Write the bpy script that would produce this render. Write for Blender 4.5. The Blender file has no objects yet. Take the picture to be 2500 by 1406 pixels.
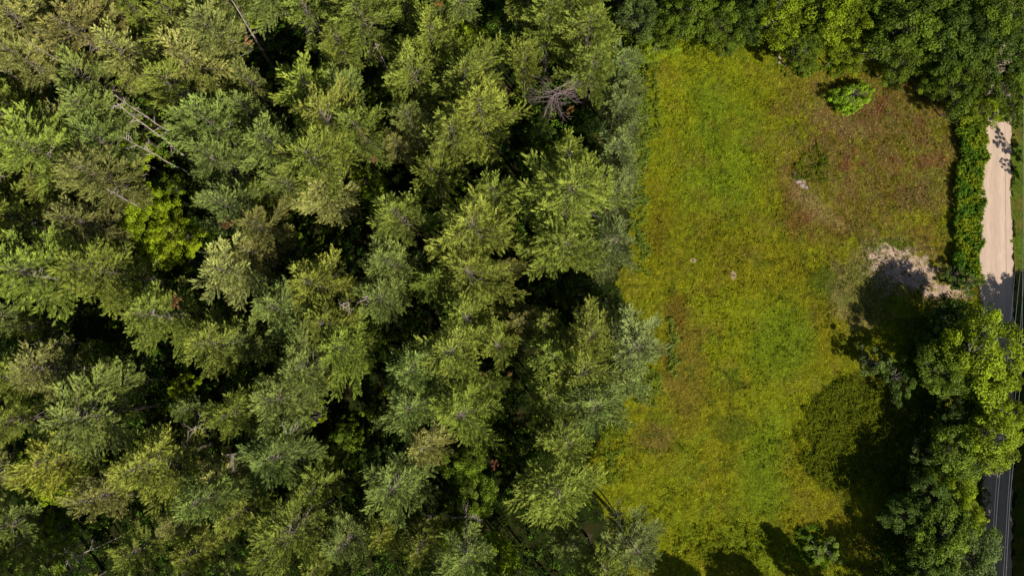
import bpy, math, random
import numpy as np
from mathutils import Vector, Matrix

# ------------------------------------------------------------------ camera, light, exposure
sc = bpy.context.scene
CAM_H, TILT, FPX = 115.0, math.atan(147 / 1666.67), 1666.67
cam_d = bpy.data.cameras.new('camera'); cam = bpy.data.objects.new('camera', cam_d)
sc.collection.objects.link(cam); sc.camera = cam
cam.location = (0, 0, CAM_H); cam.rotation_euler = (TILT, 0, 0)
cam_d.sensor_width = 36; cam_d.lens = 24; cam_d.clip_start = 1; cam_d.clip_end = 3000

SUN_EL = math.radians(40)
SX, SY = 0.64, -0.77                      # horizontal direction towards the sun (image right, image down)
world = bpy.data.worlds.new('World'); sc.world = world; world.use_nodes = True
wn = world.node_tree; wn.nodes.clear()
sky = wn.nodes.new('ShaderNodeTexSky'); sky.sky_type = 'NISHITA'; sky.sun_disc = False
sky.sun_elevation = SUN_EL; sky.sun_rotation = math.atan2(SX, SY)
bg = wn.nodes.new('ShaderNodeBackground'); bg.inputs[1].default_value = 0.05
wo = wn.nodes.new('ShaderNodeOutputWorld')
wn.links.new(sky.outputs[0], bg.inputs[0]); wn.links.new(bg.outputs[0], wo.inputs[0])
sun_d = bpy.data.lights.new('sun', 'SUN'); sun_d.energy = 5.0; sun_d.angle = math.radians(0.5)
sun_d.color = (1.0, 0.93, 0.82)
sun = bpy.data.objects.new('sun', sun_d); sc.collection.objects.link(sun)
sdir = Vector((SX * math.cos(SUN_EL), SY * math.cos(SUN_EL), math.sin(SUN_EL))).normalized()
sun.rotation_euler = sdir.to_track_quat('Z', 'Y').to_euler(); sun.location = (60, -70, 140)
vs = sc.view_settings; vs.view_transform = 'Standard'; vs.look = 'None'; vs.gamma = 1; vs.use_curve_mapping = False
vs.exposure = 0.3

R = np.random.default_rng(7)
rnd = random.Random(11)
C = sc.collection

# ------------------------------------------------------------------ helpers
def pix(px, py, h=0.0):
    """photo pixel (2500 wide) seen at height h -> place in the world"""
    dx, dy = (px - 1250) / FPX, -(py - 703) / FPX
    y = dy * math.cos(TILT) + math.sin(TILT); z = dy * math.sin(TILT) - math.cos(TILT)
    t = (CAM_H - h) / -z
    return (dx * t, y * t, h)
def pixn(P):
    P = np.atleast_2d(np.asarray(P, float))
    dx, dy = (P[:, 0] - 1250) / FPX, -(P[:, 1] - 703) / FPX
    y = dy * math.cos(TILT) + math.sin(TILT); z = dy * math.sin(TILT) - math.cos(TILT)
    t = CAM_H / -z
    return np.stack([dx * t, y * t], 1)
def to_px(X, Y):
    """ground point -> photo pixel"""
    vx, vy, vz = X, Y, -CAM_H
    c, s = math.cos(-TILT), math.sin(-TILT)
    y = vy * c - vz * s; z = vy * s + vz * c
    return 1250 + FPX * vx / -z, 703 - FPX * y / -z

def _h(ix, iy, seed):
    n = (ix.astype(np.int64) * 374761393 + iy.astype(np.int64) * 668265263 + seed * 1442695041) & 0xffffffff
    n = ((n ^ (n >> 13)) * 1274126177) & 0xffffffff
    n = (n ^ (n >> 16)) & 0xffffffff
    return n / 4294967295.0
def vnoise(x, y, seed=0):
    ix, iy = np.floor(x), np.floor(y); fx, fy = x - ix, y - iy
    fx = fx * fx * (3 - 2 * fx); fy = fy * fy * (3 - 2 * fy)
    a = _h(ix, iy, seed); b = _h(ix + 1, iy, seed); c = _h(ix, iy + 1, seed); d = _h(ix + 1, iy + 1, seed)
    return (a * (1 - fx) + b * fx) * (1 - fy) + (c * (1 - fx) + d * fx) * fy
def fbm(x, y, seed=0, o=4):
    s, a, t = 0, 1, 0
    for k in range(o):
        s = s + a * vnoise(x * 2 ** k + 17.3 * k, y * 2 ** k - 9.1 * k, seed + k); t += a; a *= .55
    return s / t

def mesh_np(name, verts, faces, mat, fattr=None, vattr=None, smooth=False):
    """verts (n,3), faces (m,k) all with k corners"""
    me = bpy.data.meshes.new(name)
    verts = np.asarray(verts, np.float32); faces = np.asarray(faces, np.int32)
    m, k = faces.shape
    me.vertices.add(len(verts)); me.vertices.foreach_set('co', verts.ravel())
    me.loops.add(m * k); me.loops.foreach_set('vertex_index', faces.ravel())
    me.polygons.add(m); me.polygons.foreach_set('loop_start', np.arange(0, m * k, k, dtype=np.int32))
    try: me.polygons.foreach_set('loop_total', np.full(m, k, np.int32))
    except Exception: pass
    me.update(calc_edges=True)
    if smooth: me.polygons.foreach_set('use_smooth', np.ones(m, bool))
    for d, dom in ((fattr, 'FACE'), (vattr, 'POINT')):
        for nm, arr in (d or {}).items():
            arr = np.asarray(arr, np.float32)
            if arr.ndim == 2:
                a = me.attributes.new(nm, 'FLOAT_VECTOR', dom); a.data.foreach_set('vector', arr.ravel())
            else:
                a = me.attributes.new(nm, 'FLOAT', dom); a.data.foreach_set('value', arr)
    if mat: me.materials.append(mat)
    return me
def link(name, data, parent=None, loc=None):
    o = bpy.data.objects.new(name, data); C.objects.link(o)
    if parent: o.parent = parent
    if loc is not None: o.location = loc
    return o
def tag(o, label=None, cat=None, group=None, kind=None):
    if label: o['label'] = label
    if cat: o['category'] = cat
    if group: o['group'] = group
    if kind: o['kind'] = kind
    return o

class Tubes:
    """tapered tubes collected into one mesh"""
    def __init__(s): s.v, s.f, s.n = [], [], 0
    def add(s, pts, radii, sides=5):
        pts = [Vector(p) for p in pts]
        up = Vector((0.13, 0.31, 0.94))
        for i, p in enumerate(pts):
            d = (pts[min(i + 1, len(pts) - 1)] - pts[max(i - 1, 0)])
            d = d.normalized() if d.length > 1e-6 else Vector((0, 0, 1))
            a = d.cross(up)
            if a.length < .1: a = d.cross(Vector((1, 0, 0)))
            a.normalize(); b = d.cross(a)
            for k in range(sides):
                t = 2 * math.pi * k / sides
                s.v.append(p + (a * math.cos(t) + b * math.sin(t)) * radii[i])
        for i in range(len(pts) - 1):
            for k in range(sides):
                k2 = (k + 1) % sides; o = s.n + i * sides
                s.f.append((o + k, o + k2, o + sides + k2, o + sides + k))
        s.n += len(pts) * sides
        s.f.append((s.n - sides, s.n - sides + 1, s.n - sides + 2, s.n - sides + (3 if sides > 3 else 2)) if sides > 3 else (s.n - 3, s.n - 2, s.n - 1, s.n - 1))
        if sides <= 3: s.f.pop()
    def mesh(s, name, mat):
        return mesh_np(name, np.array([tuple(v) for v in s.v]), np.array(s.f), mat, smooth=True)

# ------------------------------------------------------------------ materials
def newmat(name):
    m = bpy.data.materials.new(name); m.use_nodes = True; n = m.node_tree; n.nodes.clear()
    return m, n, n.nodes, n.links
def foliage_mat(name, trans=0.3, use_obj=True, attr='tone', rough=.55, spec=.25, noise=6.0, yel=(1.25, 1.15, .45)):
    m, nt, N, L = newmat(name)
    out = N.new('ShaderNodeOutputMaterial'); p = N.new('ShaderNodeBsdfPrincipled'); tr = N.new('ShaderNodeBsdfTranslucent')
    mx = N.new('ShaderNodeMixShader'); mx.inputs[0].default_value = trans
    p.inputs['Roughness'].default_value = rough; p.inputs['Specular IOR Level'].default_value = spec
    if use_obj:
        oi = N.new('ShaderNodeObjectInfo'); base = oi.outputs['Color']
        at = N.new('ShaderNodeAttribute'); at.attribute_name = attr
        mr = N.new('ShaderNodeMapRange'); mr.inputs[3].default_value = .12; mr.inputs[4].default_value = 2.05  # wide range puts sunlit pine tips and dark crown insides into the colour
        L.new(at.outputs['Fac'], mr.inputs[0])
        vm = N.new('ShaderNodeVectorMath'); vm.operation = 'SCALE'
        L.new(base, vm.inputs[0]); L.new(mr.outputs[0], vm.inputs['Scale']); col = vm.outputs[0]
        # wood-brown or yellowish patches drifting through the crown
        ge = N.new('ShaderNodeNewGeometry'); nz = N.new('ShaderNodeTexNoise'); nz.inputs['Scale'].default_value = noise / 10
        nz.inputs['Detail'].default_value = 3
        L.new(ge.outputs['Position'], nz.inputs['Vector'])
        m2 = N.new('ShaderNodeMapRange'); m2.inputs[1].default_value = .35; m2.inputs[2].default_value = .68
        L.new(nz.outputs['Fac'], m2.inputs[0])
        mc = N.new('ShaderNodeMix'); mc.data_type = 'RGBA'; mc.blend_type = 'MULTIPLY'
        mc.inputs['B'].default_value = (1.07, 1.03, .85, 1)
        L.new(m2.outputs[0], mc.inputs['Factor']); L.new(col, mc.inputs['A']); col = mc.outputs['Result']
    else:
        at = N.new('ShaderNodeAttribute'); at.attribute_name = attr; col = at.outputs['Vector']
    L.new(col, p.inputs['Base Color'])
    ty = N.new('ShaderNodeVectorMath'); ty.operation = 'MULTIPLY'; ty.inputs[1].default_value = yel
    L.new(col, ty.inputs[0]); L.new(ty.outputs[0], tr.inputs[0])
    L.new(p.outputs[0], mx.inputs[1]); L.new(tr.outputs[0], mx.inputs[2]); L.new(mx.outputs[0], out.inputs[0])
    return m
def wood_mat(name, c1, c2, scale=3.0):
    m, nt, N, L = newmat(name)
    out = N.new('ShaderNodeOutputMaterial'); p = N.new('ShaderNodeBsdfPrincipled'); p.inputs['Roughness'].default_value = .85
    tc = N.new('ShaderNodeTexCoord'); mp = N.new('ShaderNodeMapping'); mp.inputs['Scale'].default_value = (1, 1, .2)
    nz = N.new('ShaderNodeTexNoise'); nz.inputs['Scale'].default_value = scale; nz.inputs['Detail'].default_value = 6
    cr = N.new('ShaderNodeValToRGB'); cr.color_ramp.elements[0].position = .35; cr.color_ramp.elements[1].position = .65
    cr.color_ramp.elements[0].color = (*c1, 1); cr.color_ramp.elements[1].color = (*c2, 1)
    bp = N.new('ShaderNodeBump'); bp.inputs['Strength'].default_value = .5; bp.inputs['Distance'].default_value = .03
    L.new(tc.outputs['Object'], mp.inputs[0]); L.new(mp.outputs[0], nz.inputs['Vector']); L.new(nz.outputs['Fac'], cr.inputs[0])
    L.new(cr.outputs[0], p.inputs['Base Color']); L.new(nz.outputs['Fac'], bp.inputs['Height']); L.new(bp.outputs[0], p.inputs['Normal'])
    L.new(p.outputs[0], out.inputs[0]); return m
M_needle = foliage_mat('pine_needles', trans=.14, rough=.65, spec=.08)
M_leaf = foliage_mat('broad_leaves', trans=.25, rough=.5, spec=.10)
M_grass = foliage_mat('grass_blades', trans=.25, use_obj=False, attr='col', rough=.8, spec=.04, yel=(1.1, 1.05, .6))
M_bark = wood_mat('pine_bark', (.07, .05, .04), (.17, .13, .11))
M_dead = wood_mat('bleached_wood', (.30, .24, .21), (.54, .45, .41), 5)
M_snag = wood_mat('weathered_snag', (.13, .09, .085), (.27, .20, .19), 5)
M_twig = wood_mat('grey_twigs', (.22, .17, .15), (.44, .36, .33), 5)
M_limb = wood_mat('pale_limbs', (.12, .10, .07), (.27, .23, .18), 5)  # limb bark, paler than the trunk bark
M_grey = wood_mat('grey_bark', (.10, .09, .075), (.24, .21, .18))

# ------------------------------------------------------------------ ground, meadow, road
def ground_mat():
    m, nt, N, L = newmat('forest_floor')
    out = N.new('ShaderNodeOutputMaterial'); p = N.new('ShaderNodeBsdfPrincipled'); p.inputs['Roughness'].default_value = .95
    ge = N.new('ShaderNodeNewGeometry'); nz = N.new('ShaderNodeTexNoise'); nz.inputs['Scale'].default_value = .35; nz.inputs['Detail'].default_value = 8
    nz.inputs['Roughness'].default_value = .7
    cr = N.new('ShaderNodeValToRGB'); e = cr.color_ramp.elements
    e[0].position = .35; e[0].color = (.010, .013, .004, 1); e[1].position = .65; e[1].color = (.038, .027, .012, 1)
    p.inputs['Specular IOR Level'].default_value = 0
    x = cr.color_ramp.elements.new(.5); x.color = (.018, .028, .006, 1)
    bp = N.new('ShaderNodeBump'); bp.inputs['Strength'].default_value = .8; bp.inputs['Distance'].default_value = .3
    L.new(ge.outputs['Position'], nz.inputs['Vector']); L.new(nz.outputs['Fac'], cr.inputs[0]); L.new(cr.outputs[0], p.inputs['Base Color'])
    L.new(nz.outputs['Fac'], bp.inputs['Height']); L.new(bp.outputs[0], p.inputs['Normal']); L.new(p.outputs[0], out.inputs[0]); return m
g = 900
tag(link('ground', mesh_np('ground', [(-g, -g, -.01), (g, -g, -.01), (g, g, -.01), (-g, g, -.01)], [(0, 1, 2, 3)], ground_mat())), kind='structure')

FIELD_PX = [(1575, 190), (1600, 120), (1660, 75), (1740, 60), (1850, 90), (1950, 120), (2080, 110), (2180, 150), (2260, 205), (2315, 262), (2340, 330),
            (2345, 500), (2335, 640), (2392, 700), (2397, 900), (2397, 1480), (1600, 1500), (1500, 1340), (1470, 1240), (1420, 1160), (1470, 1060),
            (1520, 960), (1570, 900), (1590, 840), (1550, 770), (1500, 700), (1540, 600), (1535, 480), (1540, 360), (1555, 260)]
FIELD = pixn(FIELD_PX)
def inside(X, Y, poly):
    r = np.zeros(X.shape, bool); n = len(poly)
    for i in range(n):
        x1, y1 = poly[i]; x2, y2 = poly[(i + 1) % n]
        if abs(y2 - y1) < 1e-9: continue
        c = ((y1 > Y) != (y2 > Y)) & (X < (x2 - x1) * (Y - y1) / (y2 - y1) + x1)
        r ^= c
    return r
def blob(px, py, cx, cy, rx, ry, rot=0, soft=.5, warp=0):
    a = math.radians(rot); dx, dy = px - cx, py - cy
    u = (dx * math.cos(a) + dy * math.sin(a)) / rx; v = (-dx * math.sin(a) + dy * math.cos(a)) / ry
    d = np.sqrt(u * u + v * v) + warp
    t = np.clip((1 + soft - d) / (2 * soft), 0, 1); return t * t * (3 - 2 * t)
def lerp(a, b, t): return a * (1 - t[:, None]) + np.array(b)[None, :] * t[:, None]
YEL, GRN, AMB, BRN, DGR, TAN = (.238, .262, .008), (.165, .240, .010), (.222, .200, .009), (.205, .142, .028), (.075, .115, .010), (.34, .25, .10)
def meadow_col(X, Y):
    """grass colour by place: yellow-green turf, amber and brown dry grass, green clover patches"""
    px, py = to_px(X, Y)
    w = (fbm(X / 7, Y / 7, 3) - .5) * 1.1 + (fbm(X / 2, Y / 2, 5) - .5) * .7
    c = np.tile(np.array(YEL), (len(X), 1)).astype(float)
    c = lerp(c, AMB, .55 * np.clip((fbm(X / 9 + 5, Y / 9, 21, 5) - .42) * 4, 0, 1))
    c = lerp(c, GRN, .6 * np.clip((fbm(X / 5, Y / 5 + 9, 31) - .56) * 6, 0, 1))
    B = lambda *a, **k: blob(px, py, *a, warp=w, **k)
    c = lerp(c, GRN, .65 * B(1760, 420, 110, 190, 10))
    c = lerp(c, AMB, .3 * B(1620, 700, 60, 220, 0)); c = lerp(c, AMB, .6 * B(1850, 620, 180, 110, 20))
    c = lerp(c, AMB, .7 * B(2040, 720, 150, 110, 0)); c = lerp(c, AMB, .1 * B(1600, 560, 45, 160))
    c = lerp(c, BRN, .75 * B(2130, 380, 210, 190, -20)); c = lerp(c, BRN, .55 * B(1680, 900, 50, 130, 0))
    c = lerp(c, (.19, .10, .025), .5 * B(1940, 470, 40, 90)); c = lerp(c, (.23, .13, .05), .5 * B(2110, 290, 60, 40)); c = lerp(c, (.20, .11, .025), .5 * B(2010, 560, 70, 45))
    c = lerp(c, (.22, .10, .04), .6 * np.clip((fbm(X / 3.2, Y / 3.2, 93) - .56) * 7, 0, 1) * (.35 + B(2120, 400, 230, 200)))
    c = lerp(c, (.22, .25, .02), .6 * np.clip((fbm(X / 2.6, Y / 2.6, 94) - .55) * 7, 0, 1) * B(2150, 380, 200, 230))
    c = lerp(c, (.15, .09, .014), .4 * B(1610, 560, 20, 50)); c = lerp(c, (.17, .11, .04), .6 * B(1600, 1070, 40, 40))
    c = lerp(c, (.16, .09, .015), .45 * B(1650, 760, 22, 45)); c = lerp(c, (.19, .12, .05), .6 * B(2240, 480, 60, 50))
    c = lerp(c, AMB, .6 * B(2050, 1280, 120, 60)); c = lerp(c, BRN, .35 * B(1960, 200, 90, 30))
    c = lerp(c, GRN, .8 * B(1910, 820, 70, 110)); c = lerp(c, GRN, .8 * B(1870, 1150, 60, 160, 5)); c = lerp(c, GRN, .6 * B(1850, 1330, 120, 50))
    c = lerp(c, DGR, .8 * B(2010, 690, 45, 45)); c = lerp(c, DGR, .55 * B(1790, 1040, 45, 30)); c = lerp(c, YEL, .7 * B(1560, 1200, 110, 90))
    c = lerp(c, TAN, .6 * B(1985, 500, 90, 20, 40)); c = lerp(c, (.26, .17, .07), .5 * B(2050, 300, 90, 25, 20))
    c = lerp(c, (.17, .17, .05), .7 * B(2110, 700, 75, 90)); c = lerp(c, (.09, .16, .012), .6 * B(2170, 600, 60, 22))
    c = lerp(c, TAN, .45 * np.clip(B(2165, 690, 124, 112, soft=.12) - B(2165, 690, 108, 96, soft=.12), 0, 1))
    e = B(2068, 1065, 122, 140, 0, soft=.1)
    c = lerp(c, (.085, .105, .006), .85 * e)
    c = lerp(c, (.05, .06, .008), .5 * e * blob(px, py, 1960, 1090, 40, 130, 0, warp=w))
    sp = fbm(X / 1.3, Y / 1.3, 77)
    c = lerp(c, DGR, .5 * np.clip((sp - .6) * 8, 0, 1))
    return c * (.55 + .9 * fbm(X / .7, Y / .7, 12))[:, None]
def bare(X, Y):
    px, py = to_px(X, Y)
    w = (fbm(X / 2.2, Y / 2.2, 8) - .5) * .9
    b = .70 * np.maximum(blob(px, py, 2208, 658, 118, 50, 30, .55, w), blob(px, py, 2310, 712, 75, 20, 12, .5, w))
    b = np.maximum(b, .62 * blob(px, py, 2140, 650, 30, 26, 0, .8, w)); b = np.maximum(b, .5 * blob(px, py, 2190, 665, 130, 70, 20, .6, w))
    for a in ((1955, 447, 26, 11, 45), (1940, 425, 8, 9, 0), (1692, 637, 8, 8, 0), (1815, 622, 7, 5, 0), (1790, 672, 8, 12, 0), (1690, 748, 5, 6, 0), (1905, 148, 10, 14, 0)):
        b = np.maximum(b, .66 * blob(px, py, *a, soft=.6, warp=w))
    return b
def sheet(name, poly, z, step, mat, colf, baref=None, rel=0.0):
    x0, y0 = poly.min(0); x1, y1 = poly.max(0)
    xs = np.arange(x0, x1 + step, step); ys = np.arange(y0, y1 + step, step)
    GX, GY = np.meshgrid(xs, ys); nx = len(xs)
    X, Y = GX.ravel(), GY.ravel()
    i = np.arange(len(X)).reshape(GX.shape)
    q = np.stack([i[:-1, :-1].ravel(), i[:-1, 1:].ravel(), i[1:, 1:].ravel(), i[1:, :-1].ravel()], 1)
    cx, cy = X[q].mean(1), Y[q].mean(1)
    j = fbm(cx / 1.5, cy / 1.5, 91) - .5
    q = q[inside(cx + j * 2, cy + j * 2, poly)]
    u, inv = np.unique(q, return_inverse=True); q = inv.reshape(-1, 4); X, Y = X[u], Y[u]
    Z = z + rel * fbm(X / 6, Y / 6, 44) + rel * .5 * fbm(X / 1.4, Y / 1.4, 45)
    va = {'col': colf(X, Y)}
    if baref: va['bare'] = baref(X, Y)
    return link(name, mesh_np(name, np.stack([X, Y, Z], 1), q, mat, vattr=va, smooth=True))
def turf_mat(name='meadow_turf', sand=((.28, .19, .12), (.58, .43, .32))):
    m, nt, N, L = newmat(name)
    out = N.new('ShaderNodeOutputMaterial'); p = N.new('ShaderNodeBsdfPrincipled'); p.inputs['Roughness'].default_value = .95
    p.inputs['Specular IOR Level'].default_value = .1
    ge = N.new('ShaderNodeNewGeometry')
    a = N.new('ShaderNodeAttribute'); a.attribute_name = 'col'; b = N.new('ShaderNodeAttribute'); b.attribute_name = 'bare'
    nz = N.new('ShaderNodeTexNoise'); nz.inputs['Scale'].default_value = 2.2; nz.inputs['Detail'].default_value = 7; nz.inputs['Roughness'].default_value = .7
    L.new(ge.outputs['Position'], nz.inputs['Vector'])
    mr = N.new('ShaderNodeMapRange'); mr.inputs[1].default_value = .3; mr.inputs[2].default_value = .7; mr.inputs[3].default_value = .35; mr.inputs[4].default_value = 1.0
    L.new(nz.outputs['Fac'], mr.inputs[0])
    sc_ = N.new('ShaderNodeVectorMath'); sc_.operation = 'SCALE'; L.new(a.outputs['Vector'], sc_.inputs[0]); L.new(mr.outputs[0], sc_.inputs['Scale'])
    ad = N.new('ShaderNodeMath'); ad.operation = 'ADD'; L.new(b.outputs['Fac'], ad.inputs[0])
    n2 = N.new('ShaderNodeTexNoise'); n2.inputs['Scale'].default_value = 2.6; n2.inputs['Detail'].default_value = 9; n2.inputs['Roughness'].default_value = .8
    L.new(ge.outputs['Position'], n2.inputs['Vector']); L.new(n2.outputs['Fac'], ad.inputs[1])
    th = N.new('ShaderNodeMapRange'); th.inputs[1].default_value = .95; th.inputs[2].default_value = 1.12; L.new(ad.outputs[0], th.inputs[0])
    cr = N.new('ShaderNodeValToRGB'); cr.color_ramp.elements[0].position = .3; cr.color_ramp.elements[1].position = .65
    cr.color_ramp.elements[0].color = (*sand[0], 1); cr.color_ramp.elements[1].color = (*sand[1], 1); L.new(nz.outputs['Fac'], cr.inputs[0])
    mx = N.new('ShaderNodeMix'); mx.data_type = 'RGBA'; L.new(th.outputs[0], mx.inputs['Factor']); L.new(sc_.outputs[0], mx.inputs['A']); L.new(cr.outputs[0], mx.inputs['B'])
    L.new(mx.outputs['Result'], p.inputs['Base Color'])
    bp = N.new('ShaderNodeBump'); bp.inputs['Strength'].default_value = .7; bp.inputs['Distance'].default_value = .12
    L.new(nz.outputs['Fac'], bp.inputs['Height']); L.new(bp.outputs[0], p.inputs['Normal']); L.new(p.outputs[0], out.inputs[0]); return m
M_turf = turf_mat()
tag(sheet('meadow', FIELD, .004, .4, M_turf, meadow_col, bare, .10), kind='structure')

def blades(name, P, col, length, width, lean=.6, up=.5, seg=1):
    """one triangle per blade, each leaning its own way"""
    n = len(P); a = R.uniform(0, 2 * math.pi, n)
    L_ = length * R.uniform(.6, 1.3, n); el = np.clip(R.normal(up, .3, n), .1, 1.4)
    d = np.stack([np.cos(a) * np.cos(el), np.sin(a) * np.cos(el), np.sin(el)], 1)
    s = np.stack([-np.sin(a), np.cos(a), R.uniform(-.4, .4, n)], 1) * (width * R.uniform(.6, 1.4, n))[:, None] * .5
    V = np.empty((n, 3, 3)); V[:, 0] = P - s; V[:, 1] = P + s; V[:, 2] = P + d * L_[:, None]
    F = np.arange(3 * n).reshape(n, 3)
    return V.reshape(-1, 3), F, col
def scatter(poly, n):
    x0, y0 = poly.min(0); x1, y1 = poly.max(0)
    X, Y = R.uniform(x0, x1, n), R.uniform(y0, y1, n)
    k = inside(X, Y, poly); return X[k], Y[k]
def jit(c, s=.25):
    return np.clip(c * R.lognormal(0, s, (len(c), 1)) * R.normal(1, .06, c.shape), 0.001, .9)
X, Y = scatter(FIELD, 1150000)
b = bare(X, Y); k = b + fbm(X / .7, Y / .7, 61) < 1.06; X, Y = X[k], Y[k]
dens = fbm(X / .55, Y / .55, 62); k = dens + R.uniform(-.25, .25, len(X)) > .43; X, Y = X[k], Y[k]
px_, py_ = to_px(X, Y)
rough_ = blob(px_, py_, 2130, 380, 230, 210, -20) * .9 + blob(px_, py_, 2065, 1065, 118, 140, 0, .1) * .9
ln = .17 + .12 * fbm(X / 2, Y / 2, 63) + .18 * rough_
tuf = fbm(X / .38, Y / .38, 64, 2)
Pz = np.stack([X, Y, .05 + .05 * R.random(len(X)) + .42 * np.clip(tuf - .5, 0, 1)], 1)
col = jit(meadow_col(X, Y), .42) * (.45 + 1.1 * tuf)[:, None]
dry = blob(px_, py_, 2130, 380, 230, 210, -20) * (vnoise((X + Y * .5) / .5, (Y - X * .5) / 2.2, 66) > .5) > R.random(len(X)) * 1.6
col[dry] = jit(np.tile(np.array((.27, .185, .075)), (int(dry.sum()), 1)), .3)
gl = R.random(len(X)) < .008; col[gl] = np.array((.62, .52, .16))     # pale seed heads
V, F, col = blades('g', Pz, col, ln, .06 + .0 * ln)
tag(link('meadow_grass', mesh_np('meadow_grass', V, F, M_grass, fattr={'col': col})),
    'yellow-green and amber meadow grass covering the open field', 'grass', kind='stuff')

# road
def road_mat():
    m, nt, N, L = newmat('pale_dirt')
    out = N.new('ShaderNodeOutputMaterial'); p = N.new('ShaderNodeBsdfPrincipled'); p.inputs['Roughness'].default_value = .9; p.inputs['Specular IOR Level'].default_value = .15
    at = N.new('ShaderNodeAttribute'); at.attribute_name = 'col'; ge = N.new('ShaderNodeNewGeometry')
    mp = N.new('ShaderNodeMapping'); mp.inputs['Scale'].default_value = (1, .12, 1)
    nz = N.new('ShaderNodeTexNoise'); nz.inputs['Scale'].default_value = 3.5; nz.inputs['Detail'].default_value = 6
    n2 = N.new('ShaderNodeTexNoise'); n2.inputs['Scale'].default_value = 9; n2.inputs['Detail'].default_value = 5
    L.new(ge.outputs['Position'], mp.inputs[0]); L.new(mp.outputs[0], nz.inputs['Vector']); L.new(ge.outputs['Position'], n2.inputs['Vector'])
    ad = N.new('ShaderNodeMath'); ad.operation = 'ADD'; L.new(nz.outputs['Fac'], ad.inputs[0]); L.new(n2.outputs['Fac'], ad.inputs[1])
    mr = N.new('ShaderNodeMapRange'); mr.inputs[1].default_value = .7; mr.inputs[2].default_value = 1.3; mr.inputs[3].default_value = .88; mr.inputs[4].default_value = 1.10
    L.new(ad.outputs[0], mr.inputs[0]); s = N.new('ShaderNodeVectorMath'); s.operation = 'SCALE'
    L.new(at.outputs['Vector'], s.inputs[0]); L.new(mr.outputs[0], s.inputs['Scale']); L.new(s.outputs[0], p.inputs['Base Color'])
    bp = N.new('ShaderNodeBump'); bp.inputs['Strength'].default_value = .3; bp.inputs['Distance'].default_value = .03
    L.new(n2.outputs['Fac'], bp.inputs['Height']); L.new(bp.outputs[0], p.inputs['Normal']); L.new(p.outputs[0], out.inputs[0]); return m
RL = [(2404, -400), (2402, 250), (2396, 450), (2391, 620), (2391, 800), (2396, 1100), (2400, 1400), (2402, 2000)]
RR = [(2476, -400), (2472, 250), (2468, 450), (2472, 620), (2476, 800), (2474, 1000), (2470, 1400), (2470, 2000)]
rl, rr = pixn(RL), pixn(RR)
def edge_x(tab, y): o = np.argsort(tab[:, 1]); return np.interp(y, tab[o, 1], tab[o, 0])
ys = np.arange(rl[:, 1].min(), rl[:, 1].max(), .3); us = np.linspace(0, 1, 25)
UU, YY = np.meshgrid(us, ys)
ragl = (fbm(ys / 1.1, ys * 0 + 3, 5) - .5) * .8; ragr = (fbm(ys / 1.1, ys * 0 + 8, 6) - .5) * .8
xl, xr = edge_x(rl, ys) + ragl, edge_x(rr, ys) + ragr
XX = xl[:, None] * (1 - UU) + xr[:, None] * UU
bump = .06 * np.cos((UU - .5) * math.pi) - .02 * np.exp(-((UU - .28) / .06) ** 2) - .02 * np.exp(-((UU - .72) / .06) ** 2)
ZZ = .008 + np.clip(bump, 0, 1)
i = np.arange(XX.size).reshape(XX.shape)
q = np.stack([i[:-1, :-1].ravel(), i[:-1, 1:].ravel(), i[1:, 1:].ravel(), i[1:, :-1].ravel()], 1)
tr = np.exp(-((UU - .27) / .07) ** 2) + np.exp(-((UU - .70) / .07) ** 2)
cc = np.array((.53, .40, .305))[None, :] * (1 + .10 * tr.ravel()[:, None]) * (1 - .06 * np.exp(-((UU.ravel() - .49) / .05) ** 2))[:, None]
ed = np.clip((np.abs(UU.ravel() - .5) - .43) / .07, 0, 1)[:, None]
cc = cc * (1 - .35 * ed) + np.array((.30, .20, .13)) * .35 * ed
tag(link('dirt_road', mesh_np('dirt_road', np.stack([XX.ravel(), YY.ravel(), ZZ.ravel()], 1), q, road_mat(), vattr={'col': cc}, smooth=True)), kind='structure')

# grassy verge right of the road and strip left of it
def verge_col(X, Y):
    c = np.tile(np.array((.10, .16, .012)), (len(X), 1)).astype(float)
    px, py = to_px(X, Y)
    c = lerp(c, (.19, .17, .03), .7 * np.clip((fbm(X / 3, Y / 3, 51) - .45) * 5, 0, 1))
    return c * (.7 + .6 * fbm(X / .9, Y / .9, 52))[:, None]
VERGE = np.array([(x, y) for x, y in pixn([(2478, -380), (2476, 250), (2472, 450), (2476, 620), (2480, 800), (2478, 1000), (2474, 1400), (2474, 1900), (2720, 1900), (2720, -380)])])
STRIP = pixn([(2330, 270), (2398, 270), (2392, 450), (2387, 620), (2387, 700), (2330, 655), (2322, 500), (2330, 400)])
tag(sheet('road_verge', VERGE, .004, .5, turf_mat('verge_turf'), verge_col, lambda X, Y: X * 0, .06), kind='structure')
STRIP2 = pixn([(2355, -380), (2403, -380), (2399, 250), (2393, 450), (2388, 620), (2388, 700), (2350, 660), (2345, 270)])
tag(sheet('road_bank', STRIP2, .008, .5, M_turf, verge_col, lambda X, Y: X * 0, .06), kind='structure')
X, Y = scatter(VERGE, 120000); k = (Y > -70) & (Y < 85); X, Y = X[k], Y[k]
V, F, col = blades('v', np.stack([X, Y, X * 0 + .04], 1), jit(verge_col(X, Y), .3), .28, .06)
tag(link('verge_grass', mesh_np('verge_grass', V, F, M_grass, fattr={'col': col})), 'rough green grass along the right edge of the dirt road', 'grass', kind='stuff')

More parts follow.
